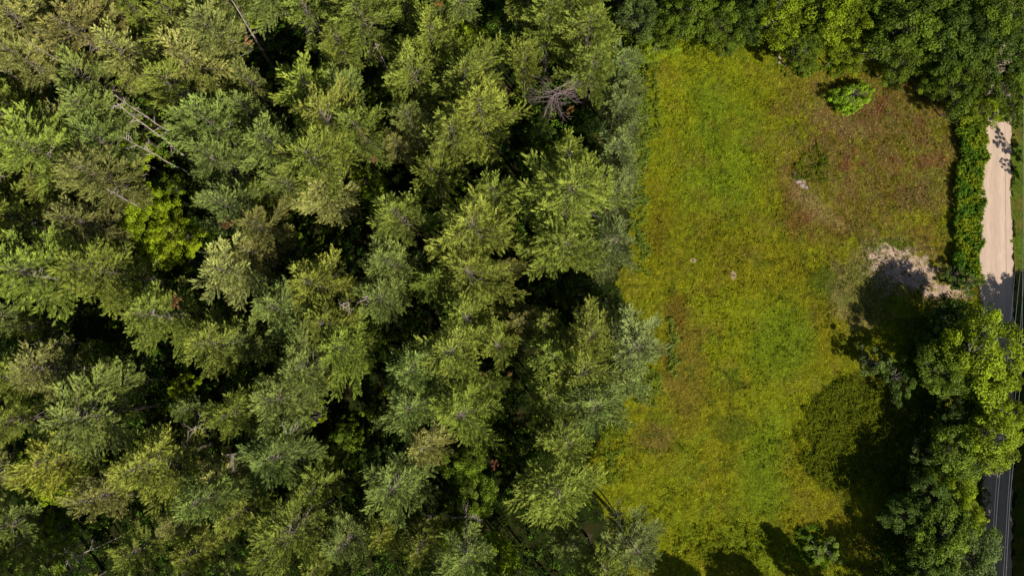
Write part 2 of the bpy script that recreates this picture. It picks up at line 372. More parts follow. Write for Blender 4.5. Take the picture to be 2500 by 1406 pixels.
def leaf_clumps(cent, rad, n, size, col, flat=.75, spread=.35, dome=True):
    """n leaves (2 triangles each, folded) round every clump centre"""
    m = len(cent); idx = np.repeat(np.arange(m), n)
    d = R.normal(size=(m * n, 3)); d /= np.linalg.norm(d, axis=1)[:, None]
    if dome: d[:, 2] = np.where(d[:, 2] < -.25, -d[:, 2], d[:, 2])
    rr_ = rad[idx] * R.uniform(.55, 1.05, m * n)
    P = cent[idx] + d * rr_[:, None] * np.array((1, 1, flat))
    nr = d * .8 + R.normal(scale=.55, size=d.shape) + np.array((0, 0, .55)); nr /= np.linalg.norm(nr, axis=1)[:, None]
    t = R.normal(size=d.shape); t -= nr * (t * nr).sum(1)[:, None]; t /= np.linalg.norm(t, axis=1)[:, None]
    b_ = np.cross(nr, t); s = size * R.uniform(.65, 1.3, m * n)
    V = np.empty((m * n, 4, 3)); V[:, 0] = P - t * s[:, None] * .5; V[:, 2] = P + t * s[:, None] * .5
    V[:, 1] = P + b_ * s[:, None] * .36 + nr * s[:, None] * .08; V[:, 3] = P - b_ * s[:, None] * .36 + nr * s[:, None] * .08
    f = np.arange(4 * m * n).reshape(-1, 4)
    F = np.concatenate([f[:, [0, 1, 2]], f[:, [0, 2, 3]]])
    return V.reshape(-1, 3), F, idx
# tall weeds along the road: leafy stems, 1.2 to 2 m
X, Y = scatter(STRIP, 15000); k = R.random(len(X)) < fbm(X / 1.6, Y / 1.6, 73) * 1.5; X, Y = X[k][:5000], Y[k][:5000]
X = X + (fbm(X * 0 + 3, Y / 2.2, 74) - .5) * 2.2 + (fbm(X * 0 + 9, Y / .7, 75) - .5) * .9
hh = .35 + 1.9 * fbm(X / 1.8, Y / 1.8, 70) + R.uniform(-.2, .2, len(X))
cent = np.stack([X, Y, hh * R.uniform(.45, 1, len(X))], 1)
V, F, idx = leaf_clumps(cent, R.uniform(.15, .3, len(X)), 12, .24, None)
base = lerp(np.tile(np.array((.09, .18, .014)), (len(X), 1)).astype(float), (.24, .30, .016), np.clip((fbm(X / 1.2, Y / 1.2, 71) - .4) * 4, 0, 1))
ci = jit(base[idx], .25); col = np.concatenate([ci, ci])
tag(link('roadside_weeds', mesh_np('roadside_weeds', V, F, M_grass, fattr={'col': col})), 'tall bright green weeds between the meadow and the dirt road', 'weeds', kind='stuff')
# leafy ground cover: the dark patch in the meadow, its lower edge and the edge under the top trees
gx, gy, gc = [], [], []
for (cx, cy, rx, ry, n, c1) in ((2068, 1065, 122, 138, 3400, (.135, .165, .008)), (1985, 1340, 55, 55, 900, (.11, .20, .012)), (1800, 1330, 170, 45, 900, (.17, .20, .008)),
                                (1985, 410, 42, 40, 420, (.12, .16, .012)), (2150, 1140, 40, 90, 500, (.10, .13, .01)), (1700, 95, 90, 30, 700, (.17, .22, .01)),
                                (2000, 165, 100, 18, 500, (.12, .20, .01)), (1590, 230, 22, 150, 700, (.16, .21, .02)), (1562, 430, 16, 250, 1100, (.15, .22, .03)), (1640, 850, 18, 70, 350, (.17, .23, .03)), (1580, 950, 30, 50, 350, (.17, .23, .03)), (1500, 1100, 34, 90, 500, (.16, .22, .02)), (2200, 1340, 120, 90, 700, (.12, .10, .03))):
    a = R.uniform(0, 2 * math.pi, n); r_ = np.sqrt(R.random(n)) * R.uniform(.9, 1.06, n)
    p = pixn(np.stack([cx + np.cos(a) * r_ * rx, cy + np.sin(a) * r_ * ry], 1))
    gx.append(p); gc.append(np.tile(np.array(c1), (n, 1)))
wx, wy = scatter(FIELD, 26000); k = fbm(wx / 3.5, wy / 3.5, 97) + .5 * fbm(wx / .9, wy / .9, 98) > .83; wx, wy = wx[k][:4200], wy[k][:4200]
P = np.concatenate(gx); gc = np.concatenate(gc); k = fbm(P[:, 0] / 1.1, P[:, 1] / 1.1, 99) > .36; P, gc = P[k], gc[k]
P = P + np.stack([fbm(P[:, 0] / 2, P[:, 1] / 2, 101) - .5, fbm(P[:, 0] / 2, P[:, 1] / 2, 102) - .5], 1) * 4.5
P = np.concatenate([P, np.stack([wx, wy], 1)]); gc = np.concatenate([gc, meadow_col(wx, wy) * .75])
tall_ = np.where(np.arange(len(P)) < len(P) - len(wx), .55, .16)
cent = np.column_stack([P, .08 + tall_ * np.clip(fbm(P[:, 0] / 1.0, P[:, 1] / 1.0, 72) * 1.6 - .3, 0, 1)])
V, F, idx = leaf_clumps(cent, R.uniform(.14, .38, len(P)), 9, .18, None)
ci = jit(gc[idx], .35); tag(link('leafy_ground_cover', mesh_np('leafy_ground_cover', V, F, M_grass, fattr={'col': np.concatenate([ci, ci])})),
    'low leafy clover and weeds in patches on the meadow', 'ground cover', kind='stuff')

# ------------------------------------------------------------------ pines
def pine_mesh(seed, H=24.0, Rr=5.0, cb=.42, droop=0.0, sparse=1.0):
    g = random.Random(seed); tb = Tubes(); tk = Tubes()
    bend = (g.uniform(-.5, .5), g.uniform(-.5, .5))
    ax = lambda z: Vector((bend[0] * math.sin(z / H * 2.4), bend[1] * math.sin(z / H * 2.0 + .4) - bend[1] * math.sin(.4), z))
    zs = [H * i / 9 for i in range(10)]
    tk.add([ax(z) for z in zs], [.30 * (1 - .93 * i / 9) + .012 for i in range(10)], 8)
    lobes = [(g.uniform(0, 6.28), g.uniform(.1, .22)) for _ in range(3)]
    T, D, Wd, tone = [], [], [], []
    z = H * cb; a0 = g.uniform(0, 6.28)
    while z < H - .35:
        t = (z - H * cb) / (H * (1 - cb))
        prof = Rr * (1 - t ** 1.5) ** .8 * (.72 + .28 * min(1, t * 3.5)) + .35
        n = g.choice((4, 5, 5)) if t < .85 else 4
        a0 += g.uniform(.5, 1.1)
        for k in range(n):
            if g.random() > sparse: continue
            a = a0 + 2 * math.pi * k / n + g.uniform(-.28, .28)
            m = 1 + sum(w * math.cos(j * a + p) * .8 for j, (p, w) in enumerate(lobes, 1))
            L_ = prof * m * g.uniform(.55, 1.2)
            el = math.radians(-4 + 42 * t ** 1.3 + g.uniform(-7, 7)); cu = g.uniform(.10, .26) * L_
            h = Vector((math.cos(a), math.sin(a), 0)); s_ = Vector((-h.y, h.x, 0)); side = g.uniform(-.12, .12) * L_
            base = ax(z)
            f = lambda s: base + h * (L_ * s * math.cos(el)) + Vector((0, 0, L_ * s * math.sin(el) + cu * s * s)) + s_ * (side * s * s)
            tb.add([f(0), f(.35), f(.7), f(.97)], [.05 + .008 * L_, .04, .025, .008], 3)
            bt = g.uniform(.25, .75)
            step = .52; s = .25 + .1 * g.random()
            while s < 1.0:
                p0 = f(s); fw = (f(min(1, s + .05)) - f(s - .05)).normalized()
                for sg in (-1, 1):
                    bl = (.13 + .25 * (1 - s) ** .6) * L_ * g.uniform(.6, 1.25) + .40
                    bl = min(bl, 1.9); bto = g.uniform(-.22, .22)
                    an = math.radians(g.uniform(20, 42)) * sg
                    d = (fw * math.cos(an) + s_ * math.sin(an) + Vector((0, 0, g.uniform(.0, .28)))).normalized()
                    nt_ = max(2, int(bl / .19))
                    for q_ in range(nt_):
                        u = (q_ + .7) / nt_
                        T.append(p0 + d * (bl * u) + Vector((0, 0, -.06 * bl * u * u + g.uniform(-.05, .07)))); D.append(d)
                        Wd.append(1.0 if u < .99 else 1.15); tone.append(bt * .5 + bto + .45 * (.45 * u + .3 * s + .25 * t) + g.uniform(-.08, .08))  # outer and upper tufts paler: new growth, plus sunlit tips painted into the tone
                s += step / L_ * g.uniform(.8, 1.2)
            for q_ in range(3):
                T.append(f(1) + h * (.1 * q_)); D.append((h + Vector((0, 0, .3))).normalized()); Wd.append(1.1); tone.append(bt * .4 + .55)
        z += g.uniform(.66, 1.0)
    for q_ in range(8):
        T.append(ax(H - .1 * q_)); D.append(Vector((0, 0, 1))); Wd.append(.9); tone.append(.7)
    # bare dead lower boughs
    dd = Tubes(); z = H * (cb - .17)
    while z < H * (cb + .12):
        a = g.uniform(0, 6.28); L_ = Rr * g.uniform(.25, .7); h = Vector((math.cos(a), math.sin(a), g.uniform(-.1, .15)))
        s_ = Vector((-h.y, h.x, 0)); p = ax(z); dd.add([p, p + h * L_ * .5, p + h * L_ + Vector((0, 0, -.1))], [.05, .035, .01], 3)
        for q_ in range(3):
            e = p + h * L_ * g.uniform(.4, .9); dd.add([e, e + (h * .6 + s_ * g.choice((-1, 1)) * g.uniform(.4, .9)) * g.uniform(.4, 1.1)], [.02, .006], 3)
        z += g.uniform(.25, .55)
    T = np.array([tuple(v) for v in T]); D = np.array([tuple(v) for v in D]); Wd = np.array(Wd); tone = np.array(tone)
    K = 6; n = len(T); T = np.repeat(T, K, 0); D = np.repeat(D, K, 0); Wd = np.repeat(Wd, K); tn = np.repeat(tone, K)
    N_ = n * K
    d = D * 1.0 + R.normal(scale=.33, size=D.shape) + np.array((0, 0, .12)); d /= np.linalg.norm(d, axis=1)[:, None]
    s = np.cross(d, np.array((0, 0, 1.0)) + R.normal(scale=.38, size=d.shape)); s /= np.linalg.norm(s, axis=1)[:, None]
    ln = .33 * Wd * R.uniform(.6, 1.3, N_); w = .044 * R.uniform(.7, 1.3, N_)
    P0 = T + R.normal(scale=.05, size=T.shape)
    V = np.empty((N_, 3, 3)); V[:, 0] = P0 - s * w[:, None]; V[:, 1] = P0 + s * w[:, None]; V[:, 2] = P0 + d * ln[:, None]
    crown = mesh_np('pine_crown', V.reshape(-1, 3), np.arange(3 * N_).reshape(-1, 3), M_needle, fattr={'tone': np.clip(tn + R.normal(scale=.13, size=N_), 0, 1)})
    return dict(trunk=tk.mesh('pine_trunk', M_bark), branches=tb.mesh('pine_branches', M_limb), dead_branches=dd.mesh('pine_dead_branches', M_twig), crown=crown, H=H, R=Rr)

PINES = [pine_mesh(s, Rr=5.0, H=24, cb=c, sparse=sp) for s, c, sp in
         ((1, .45, 1), (2, .50, .95), (3, .40, .85), (4, .52, 1), (5, .44, .8), (6, .48, .96), (7, .42, 1), (8, .58, .85), (9, .36, .9), (10, .5, .75), (11, .46, 1), (12, .6, .9), (13, .54, .7), (14, .4, 1))]
TRI = [sum(len(m.polygons) for k, m in p.items() if k not in 'HR') for p in PINES]
print('pine faces', TRI)

KIND = {  # crown colour, words
    'pale': ((.290, .310, .092), 'pale grey-green'), 'green': ((.205, .250, .042), 'mid green'), 'blue': ((.190, .242, .060), 'blue-green'),
    'olive': ((.205, .208, .062), 'olive brown-green'), 'yellow': ((.28, .31, .045), 'yellow-green'), 'dark': ((.120, .165, .055), 'dark green')}
p_, g_, b_, o_, y_, d_ = 'pale', 'green', 'blue', 'olive', 'yellow', 'dark'
PINE_LIST = [ # crown centre in the photo, crown radius, kind
(35,45,85,p_),(180,85,90,o_),(35,135,75,p_),(105,30,60,p_),(290,120,72,p_),(235,15,62,o_),(425,45,95,g_),(520,80,85,p_),(460,150,100,p_),
(430,215,85,g_),(600,190,48,p_),(560,10,60,p_),(215,195,72,b_),(230,270,85,b_),(155,290,48,o_),(255,352,64,b_),(85,370,98,g_),(115,440,65,g_),(235,425,88,o_),
(508,300,86,b_),(525,385,85,b_),(610,270,55,b_),(755,215,92,g_),(805,300,95,g_),(665,355,85,b_),(770,395,92,g_),(750,30,75,g_),(800,470,75,p_),(820,90,60,g_),
(885,55,88,g_),(990,15,60,g_),(1055,100,80,g_),(1005,180,82,g_),(1140,190,88,g_),(1175,270,98,g_),(1110,335,85,g_),(1000,290,62,b_),(830,215,60,b_),(875,320,82,g_),
(975,360,45,o_),(1055,425,62,g_),(1345,45,75,g_),(1430,80,80,g_),(1285,150,44,g_),(1450,165,66,g_),(1515,150,58,d_),(1512,262,58,d_),(1512,360,60,d_),(1540,205,36,d_),(1538,320,34,d_),(1530,420,40,d_),(1385,385,66,g_),
(1390,480,122,g_),(1496,480,66,b_),(1498,590,72,b_),(1478,660,34,b_),(1385,600,90,g_),(1200,470,65,g_),(1160,560,112,g_),(970,525,78,g_),(1140,665,92,g_),(1238,655,38,o_),(950,640,78,b_),
(935,735,68,b_),(1060,690,55,g_),(1140,775,80,g_),(1270,790,52,o_),(1105,855,88,g_),(1213,845,62,g_),(1005,910,78,b_),(1437,815,76,g_),(1330,790,50,g_),(1545,850,95,b_),
(1345,870,65,g_),(1415,910,88,g_),(1520,930,70,b_),(835,850,82,g_),(75,665,112,g_),(220,655,98,g_),(560,505,88,b_),(635,555,70,o_),(560,665,85,p_),(615,615,55,o_),
(370,765,90,g_),(520,845,80,g_),(600,840,60,b_),(690,750,92,b_),(765,690,82,g_),(800,790,80,g_),(740,895,88,b_),(30,795,42,g_),(115,895,82,o_),(30,920,62,g_),
(285,930,55,b_),(190,540,75,o_),(205,1015,112,b_),(135,1115,80,y_),(357,1130,96,g_),(452,1000,34,b_),(565,1015,72,g_),(685,970,92,b_),(680,1110,82,b_),(535,1160,60,p_),
(503,1215,78,b_),(575,1260,60,g_),(240,1210,68,o_),(428,1275,45,p_),(338,1340,60,g_),(475,1350,62,g_),(715,1295,88,g_),(655,1360,60,g_),(780,1385,60,g_),
(90,1375,32,g_),(8,1335,45,g_),(770,1195,60,g_),(1005,1000,82,b_),(1120,1010,84,g_),(1192,940,44,g_),(1035,1095,55,p_),(970,1180,92,b_),(935,1305,52,y_),(840,1325,64,b_),
(1025,1335,58,g_),(1140,1350,72,b_),(1085,1400,55,b_),(1360,1210,102,g_),(1395,1325,52,b_),(1555,1335,80,b_),(1385,1080,76,g_),(1455,985,85,b_),(1335,965,55,g_),(1470,1395,66,g_),
(10,250,50,g_),(700,450,55,b_),(640,470,50,g_),(1290,10,45,d_),(330,25,50,g_)]
LAND = [('the bare radial snag', 1350, 220), ('the twin bleached trunks', 345, 305), ('the slanting bare trunk at the top', 600, 60), ('the big yellow-green maple patch', 400, 555),
        ('the yellow bushes in the dark gap', 785, 955), ('the rust-red dead bough', 1208, 1132), ('the feathery yellow-green pine', 935, 1310), ('the level bleached trunk', 415, 770),
        ('the round dark gap at left', 90, 265), ('the dark lane through the pines', 1255, 1010), ('the notch in the meadow edge', 1530, 705), ('the tangle of bare boughs', 575, 1085),
        ('the bottom-left dark hollow', 215, 1345), ('the dark hollow at middle left', 130, 790), ('the deep gap at centre', 790, 570), ('the dead trunk at the left edge', 40, 185)]
ORD = ['nearest', 'second', 'third', 'fourth', 'fifth', 'sixth', 'seventh', 'eighth', 'ninth']
def relate(items, noun, lands=LAND):
    """labels by landmark, direction and order of distance"""
    cell = {}
    for i, (x, y, *_r) in enumerate(items):
        j = min(range(len(lands)), key=lambda k: (x - lands[k][1]) ** 2 + (y - lands[k][2]) ** 2)
        dx, dy = x - lands[j][1], y - lands[j][2]; dist = math.hypot(dx, dy)
        s = int(((math.degrees(math.atan2(-dy, dx)) + 45) % 360) // 90)
        cell.setdefault((j, s), []).append((dist, i))
    out = {}
    for (j, s), L_ in cell.items():
        w = ('right of', 'above', 'left of', 'below')[s]
        for r_, (dist, i) in enumerate(sorted(L_)):
            out[i] = (ORD[r_], w, lands[j][0])
    return out
def place_tree(proto, name, x, y, zl, rad, hs, col, label, cat, group, rz):
    root = bpy.data.objects.new(name, None); C.objects.link(root); root.empty_display_size = .5
    root.location = (x, y, 0); root.rotation_euler = (0, 0, rz)
    s = rad / proto['R']; root.scale = (s, s, hs / proto['H'])
    q_ = rnd.uniform(.88, 1.12); root.scale = (s * q_, s / q_, hs / proto['H'])
    tag(root, label, cat, group)
    for part in ('trunk', 'branches', 'dead_branches', 'crown'):
        if part in proto:
            o = bpy.data.objects.new(part, proto[part]); C.objects.link(o); o.parent = root
            if part == 'crown': o.color = (*col, 1)
    return root
rel_ = relate(PINE_LIST, 'pine'); pine_roots = []
for i, (x, y, r_, k) in enumerate(PINE_LIST):
    c, w = KIND[k]; H = 17 + 8.5 * min(1, max(0, (r_ - 35) / 60)) + rnd.uniform(-1.5, 2.0)
    if 1460 < x < 1600 and k in (d_, b_): H *= .72; c = (.190, .235, .072)
    P = pix(x, y, H * .78); rw = r_ * .0695 * (CAM_H - H * .7) / CAM_H * (1.0 if r_ < 94 else 1.06)
    j = rnd.uniform(.86, 1.14); c = tuple(v * j * rnd.uniform(.95, 1.05) for v in c)
    o1, o2, o3 = rel_[i]
    size = 'big ' if r_ > 94 else ('small ' if r_ < 56 else '')
    lab = f'{size}{w} pine, {o1} pine {o2} {o3}'
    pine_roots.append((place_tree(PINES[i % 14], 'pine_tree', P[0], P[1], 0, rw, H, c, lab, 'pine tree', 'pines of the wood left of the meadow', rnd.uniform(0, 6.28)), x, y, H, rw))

# ------------------------------------------------------------------ broadleaf trees
def broad_mesh(seed, H=15.0, Rr=5.0, n=85, leaves=150, size=.27, low=.35, rc=(.6, 1.25)):
    g = random.Random(seed); tk = Tubes(); tb = Tubes()
    zc = H * (1 + low) / 2; rz = H * (1 - low) / 2
    lob = [(g.uniform(0, 6.28), g.uniform(.05, .2)) for _ in range(4)]
    cs, rs, tn = [], [], []
    while len(cs) < n:
        u = Vector((g.gauss(0, 1), g.gauss(0, 1), g.gauss(.25, 1))).normalized()
        a = math.atan2(u.y, u.x); m = 1 + sum(w * math.cos((j + 1) * a + p) for j, (p, w) in enumerate(lob))
        k = g.uniform(.55, 1.0) ** .6
        r_ = g.uniform(*rc) * (Rr / 5) ** .5
        v = Vector((u.x * (Rr - r_ * .6) * m * k, u.y * (Rr - r_ * .6) * m * k, zc + u.z * (rz - r_ * .5) * k))
        if any((v - c).length < .55 * (r_ + q) * .8 for c, q in zip(cs, rs)) and g.random() < .75: continue
        cs.append(v); rs.append(r_)
    fork = Vector((g.uniform(-.2, .2), g.uniform(-.2, .2), H * low * .9))
    tk.add([(0, 0, 0), fork * .5, fork, fork + Vector((g.uniform(-.3, .3), g.uniform(-.3, .3), H * .22)), (0, 0, H * .8)], [.028 * Rr + .1, .025 * Rr + .08, .02 * Rr + .07, .09, .02], 7)
    for c in cs:
        o = fork + (Vector((0, 0, H * .8)) - fork) * g.uniform(0, .45)
        tb.add([o, o * .5 + c * .5 + Vector((0, 0, -.3)), c], [.08, .05, .012], 3)
    cent = np.array([tuple(v) for v in cs]); rad = np.array(rs)
    V, F, idx = leaf_clumps(cent, rad, leaves, size, None)
    ct = np.array([g.uniform(.2, .8) for _ in cs]); t = np.clip(ct[idx] + R.normal(scale=.16, size=len(idx)), 0, 1)
    return dict(trunk=tk.mesh('tree_trunk', M_grey), branches=tb.mesh('tree_branches', M_grey),
                crown=mesh_np('leaf_crown', V, F, M_leaf, fattr={'tone': np.concatenate([t, t])}), H=H, R=Rr)
BROAD = [broad_mesh(s) for s in (21, 22, 23, 24)] + [broad_mesh(25, n=60, leaves=120, rc=(.5, 1.0)), broad_mesh(26, n=110, leaves=120, rc=(.5, .95))]
SMALL = [broad_mesh(s, H=6, Rr=2.4, n=26, leaves=90, size=.24, low=.2, rc=(.45, .8)) for s in (31, 32, 33, 34)]
DENSE = broad_mesh(42, n=150, leaves=140, size=.36)
CONE = broad_mesh(41, H=18, Rr=2.6, n=90, leaves=130, size=.3, low=.08, rc=(.6, 1.0))
BK = {'bright': ((.19, .26, .010), 'bright yellow-green'), 'mid': ((.115, .175, .014), 'mid green'), 'deep': ((.065, .11, .014), 'dark green'),
      'cool': ((.10, .145, .035), 'cool grey-green'), 'gold': ((.42, .40, .012), 'golden yellow'), 'lime': ((.22, .29, .010), 'lime green')}
BLANDS = [('the leafy bush in the meadow', 2070, 240), ('the top end of the visible road', 2435, 285), ('the bare twigs at the wood edge', 2140, 120),
          ('the shaded stretch of road', 2430, 760), ('the round dark clover patch', 2065, 1065), ('the crossing cables at bottom right', 2465, 1250), ('the top tip of the meadow', 1730, 80), ('the olive bush in the shade', 2250, 1200)]
TOP_BOTTOM = [ # x, y, radius px, height m, kind
(1560,30,55,13,'cool'),(1600,105,48,8,'bright'),(1640,60,50,12,'mid'),(1690,30,62,14,'mid'),(1765,50,58,13,'mid'),(1835,40,58,14,'deep'),(1780,105,36,8,'mid'),
(1905,40,72,15,'bright'),(1960,115,56,11,'mid'),(2050,45,80,15,'bright'),(2060,120,52,10,'bright'),(1905,118,22,5,'mid'),(1990,20,50,13,'mid'),(2155,40,55,14,'deep'),(2225,70,92,17,'mid'),
(2205,142,58,12,'mid'),(2330,90,84,17,'deep'),(2410,50,84,17,'mid'),(2308,168,60,12,'mid'),(2350,190,64,13,'mid'),(2440,130,74,15,'deep'),(2460,215,58,12,'mid'),
(2405,262,46,9,'bright'),(2345,258,36,8,'deep'),(2485,40,60,15,'mid'),(2488,275,34,7,'mid'),(2130,10,60,14,'mid'),(2300,10,70,16,'deep'),(2370,15,60,16,'mid'),
(2350,800,66,14,'deep'),(2418,868,100,17,'bright'),(2468,930,40,14,'bright'),(2300,830,50,11,'deep'),(2330,900,70,14,'mid'),(2464,1005,50,15,'bright'),(2370,1015,58,12,'deep'),(2448,1085,74,15,'bright'),(2375,1120,74,14,'mid'),
(2300,1110,50,10,'cool'),(2360,1220,48,12,'bright'),(2385,1265,38,12,'lime'),(2325,1330,78,14,'mid'),(2402,1368,66,14,'cool'),(2290,1395,60,13,'deep'),(2290,1230,62,12,'deep'),(2225,1260,55,11,'deep'),(2215,925,48,9,'deep'),(2380,690,34,5,'deep'),(2345,670,30,4,'deep')]
def put_broad(L_, group, lands, noun='tree', protos=None):
    rel = relate(L_, noun, lands)
    for i, (x, y, r_, H, k) in enumerate(L_):
        c, w = BK[k]; P = pix(x, y, H * .68); rw = r_ * .0695 * (CAM_H - H * .6) / CAM_H * 1.08
        j = rnd.uniform(.9, 1.12); c = tuple(v * j for v in c); o1, o2, o3 = rel[i]
        if noun == 'sapling' and k in ('lime', 'bright', 'gold'): H *= 1.55; rw *= 1.05
        if noun == 'tree' and y > 400: H *= (.64 if 900 < y < 1200 and x < 2400 else .66 if y < 850 else .76)
        if noun == 'tree' and y < 400: H *= .9; c = tuple(v * .82 for v in c)
        pr = (SMALL[rnd.randrange(4)] if (H < 7 or r_ < 30) else BROAD[rnd.randrange(6)])
        size = 'big ' if r_ > 80 else ('small ' if r_ < 40 else '')
        place_tree(pr, 'broadleaf_tree', P[0], P[1], 0, rw, H, c, f'{size}{w} broadleaf {noun}, {o1} {noun} {o2} {o3}', 'tree', group, rnd.uniform(0, 6.28))
put_broad([t for t in TOP_BOTTOM if t[1] < 400], 'broadleaf trees above the meadow', [BLANDS[i] for i in (0, 1, 2, 6)])
put_broad([t for t in TOP_BOTTOM if t[1] > 400], 'broadleaf trees between the meadow and the road', [BLANDS[i] for i in (3, 4, 5, 7)])
UNDER = [(398,540,70,8,'bright'),(440,596,62,8,'lime'),(350,575,44,7,'bright'),(470,640,40,6,'mid'),(405,470,44,7,'mid'),(380,500,50,8,'bright'),(25,480,48,9,'lime'),(15,530,34,7,'gold'),(340,185,45,9,'bright'),(350,400,45,9,'bright'),(625,55,45,9,'lime'),
(720,25,36,9,'bright'),(1085,55,34,9,'bright'),(1150,125,40,8,'bright'),(1195,130,36,7,'mid'),(20,330,42,8,'lime'),(30,240,35,8,'bright'),(770,905,17,10,'gold'),(812,935,14,9,'gold'),(783,1010,26,9,'lime'),
(460,790,22,9,'lime'),(930,480,45,8,'mid'),(900,455,30,8,'bright'),(700,490,45,9,'mid'),(660,530,36,7,'bright'),(150,1290,42,7,'mid'),(125,1270,36,7,'bright'),(50,1155,62,12,'mid'),(180,1180,40,9,'bright'),
(1160,1215,56,12,'mid'),(1140,1130,52,11,'mid'),(1215,1340,46,10,'bright'),(1100,1290,30,9,'bright'),(1330,420,30,7,'mid'),(720,600,45,6,'mid'),(850,640,40,6,'deep'),(480,820,40,8,'mid'),(550,760,30,8,'mid'),
(690,190,45,6,'mid'),(930,220,40,6,'mid'),(1310,330,40,7,'deep'),(1420,720,50,8,'deep'),(1490,740,34,7,'deep'),(860,890,34,7,'mid'),(980,800,36,6,'mid'),(120,815,45,6,'mid'),(230,880,50,7,'mid'),
(370,880,45,7,'deep'),(470,940,30,7,'bright'),(850,1080,45,7,'mid'),(780,1120,40,7,'mid'),(900,1120,40,7,'deep'),(640,1230,40,7,'mid'),(90,200,34,8,'bright'),(1200,400,30,6,'mid'),(1100,60,30,7,'mid'),(1240,60,46,7,'deep'),
(860,420,30,7,'deep'),(1000,1240,30,7,'deep'),(1190,1010,30,7,'mid'),(940,50,0.1,7,'mid')][:-1]
put_broad(UNDER, 'leafy understory trees in the gaps of the pine wood', LAND, 'sapling')

# meadow bush
P = pix(2068, 238, 1.2)
BUSH = broad_mesh(55, H=2.6, Rr=4.0, n=120, leaves=70, size=.22, low=.02, rc=(.4, .75))
b0 = place_tree(BUSH, 'leafy_bush', P[0], P[1], 0, 3.9, 2.6, (.20, .33, .016), 'bright green leafy bush standing alone in the upper meadow with shadow on its left', 'bush', None, .3); b0.scale.x *= 1.2; b0.scale.y *= .66
for (x, y, r_, H, k, lab) in ((2135, 885, 44, 5.5, 'cool', 'pale cool-green shrub at the shadow edge near the meadow'), (2250, 1200, 42, 5, 'gold', 'sparse olive bush lit in the middle of the shade'),
                           (2010, 1345, 44, 3, 'mid', 'low green bush right of the pointed shadow at the bottom'), (2272, 930, 24, 6, 'lime', 'small lit shrub left of the biggest tree by the road')):
    P = pix(x, y, H * .6); c = BK[k][0]
    if k == 'gold': c = (.13, .13, .02)
    o = place_tree(SMALL[rnd.randrange(4)], 'leafy_bush', P[0], P[1], 0, r_ * .067, H, c, lab, 'bush', None, rnd.uniform(0, 6))

# trees just outside the frame: outer row and corner tree added for shade, others whose shadows the photograph shows
for (gx_, gy_, r_, H, pr, lab) in (
    (2040, 1490, 2.6, 15, 0, 'narrow tree below the frame casting the pointed shadow'), (1905, 1545, 4.0, 13, 1, 'round tree below the frame shading the bottom meadow edge'),
    (1765, 1560, 4.4, 13, 1, 'tree below the frame shading the meadow corner by the pines'),
    (2506, 405, 1.9, 6.6, 2, 'small tree right of the road casting a leafy shadow on it'), (2500, 450, 1.2, 5, 2, 'sapling right of the road beside the small tree'),
    (2528, 850, 4.0, 10, 1, 'upper tree right of the road shading the road'), (2535, 920, 4.5, 11, 1, 'second tree down right of the shaded road'),
    (2530, 985, 4.5, 14, 1, 'third tree down right of the shaded road'), (2545, 1090, 4.5, 15, 1, 'fourth tree down right of the shaded road'), (2540, 1200, 4.8, 15, 1, 'fifth tree down right of the shaded road'),
    (2535, 1310, 4.8, 15, 1, 'sixth tree down right of the shaded road'), (2530, 1420, 4.8, 15, 1, 'seventh tree down right of the shaded road'), (2450, 1480, 5, 15, 1, 'tree below the frame over the road'),
    (2560, 1520, 5, 14, 1, 'corner tree added for shade right of the road below the frame'), (2620, 850, 4.6, 11, 1, 'unseen outer tree added for shade right of the road, first from the top'), (2625, 880, 5, 14, 1, 'unseen outer tree added for shade right of the road, second from the top'),
    (2625, 1010, 5, 14, 1, 'unseen outer tree added for shade right of the road, third from the top'), (2630, 1140, 5, 14, 1, 'unseen outer tree added for shade right of the road, fourth from the top'), (2630, 1270, 5, 14, 1, 'unseen outer tree added for shade right of the road, fifth from the top'), (2630, 1400, 5, 14, 1, 'unseen outer tree added for shade right of the road, sixth from the top'),
    (2330, 1500, 5, 14, 1, 'tree below the frame left of the road'), (2210, 1500, 5, 15, 1, 'tree below the frame left of the big pair'), (2560, 300, 3, 9, 1, 'tree right of the upper road end')):
    x, y = pixn((gx_, gy_))[0]
    proto = CONE if pr == 0 else (DENSE if gx_ < 2000 or (gx_ > 2510 and r_ > 4) else BROAD[rnd.randrange(4)] if pr == 1 else SMALL[1])
    place_tree(proto, 'broadleaf_tree', x, y, 0, r_, H, BK['mid'][0], lab, 'tree', None, rnd.uniform(0, 6))
# pines just outside
k = 0
WN = 'first second third fourth fifth sixth seventh eighth ninth tenth eleventh twelfth thirteenth'.split()
EL = [f'green pine past the bottom edge, {w} from the left' for w in WN] + [f'green pine past the left edge, {w} from the top' for w in WN[:11]] + [f'green pine past the top edge, {w} from the left' for w in WN]
for (gx_, gy_) in [(x, 1500 + 40 * (i % 2)) for i, x in enumerate(range(60, 1600, 120))] + [(-40 - 50 * (i % 2), y) for i, y in enumerate(range(0, 1400, 130))] + [(x, -60) for x in range(60, 1500, 150)]:
    H = rnd.uniform(21, 26); x, y = pixn((gx_, gy_))[0]; 
    # ground position pulled in so that the crowns stand just past the edge of the picture
    f = .84; cxn, cyn = pixn((1250, 850))[0]
    x, y = cxn + (x - cxn) * f, cyn + (y - cyn) * f
    o = place_tree(PINES[rnd.randrange(8)], 'pine_tree', x, y, 0, rnd.uniform(4, 5.4), H, KIND[rnd.choice((g_, b_, p_))][0], EL[k], 'pine tree', 'pines past the edge of the picture', rnd.uniform(0, 6))
    k += 1

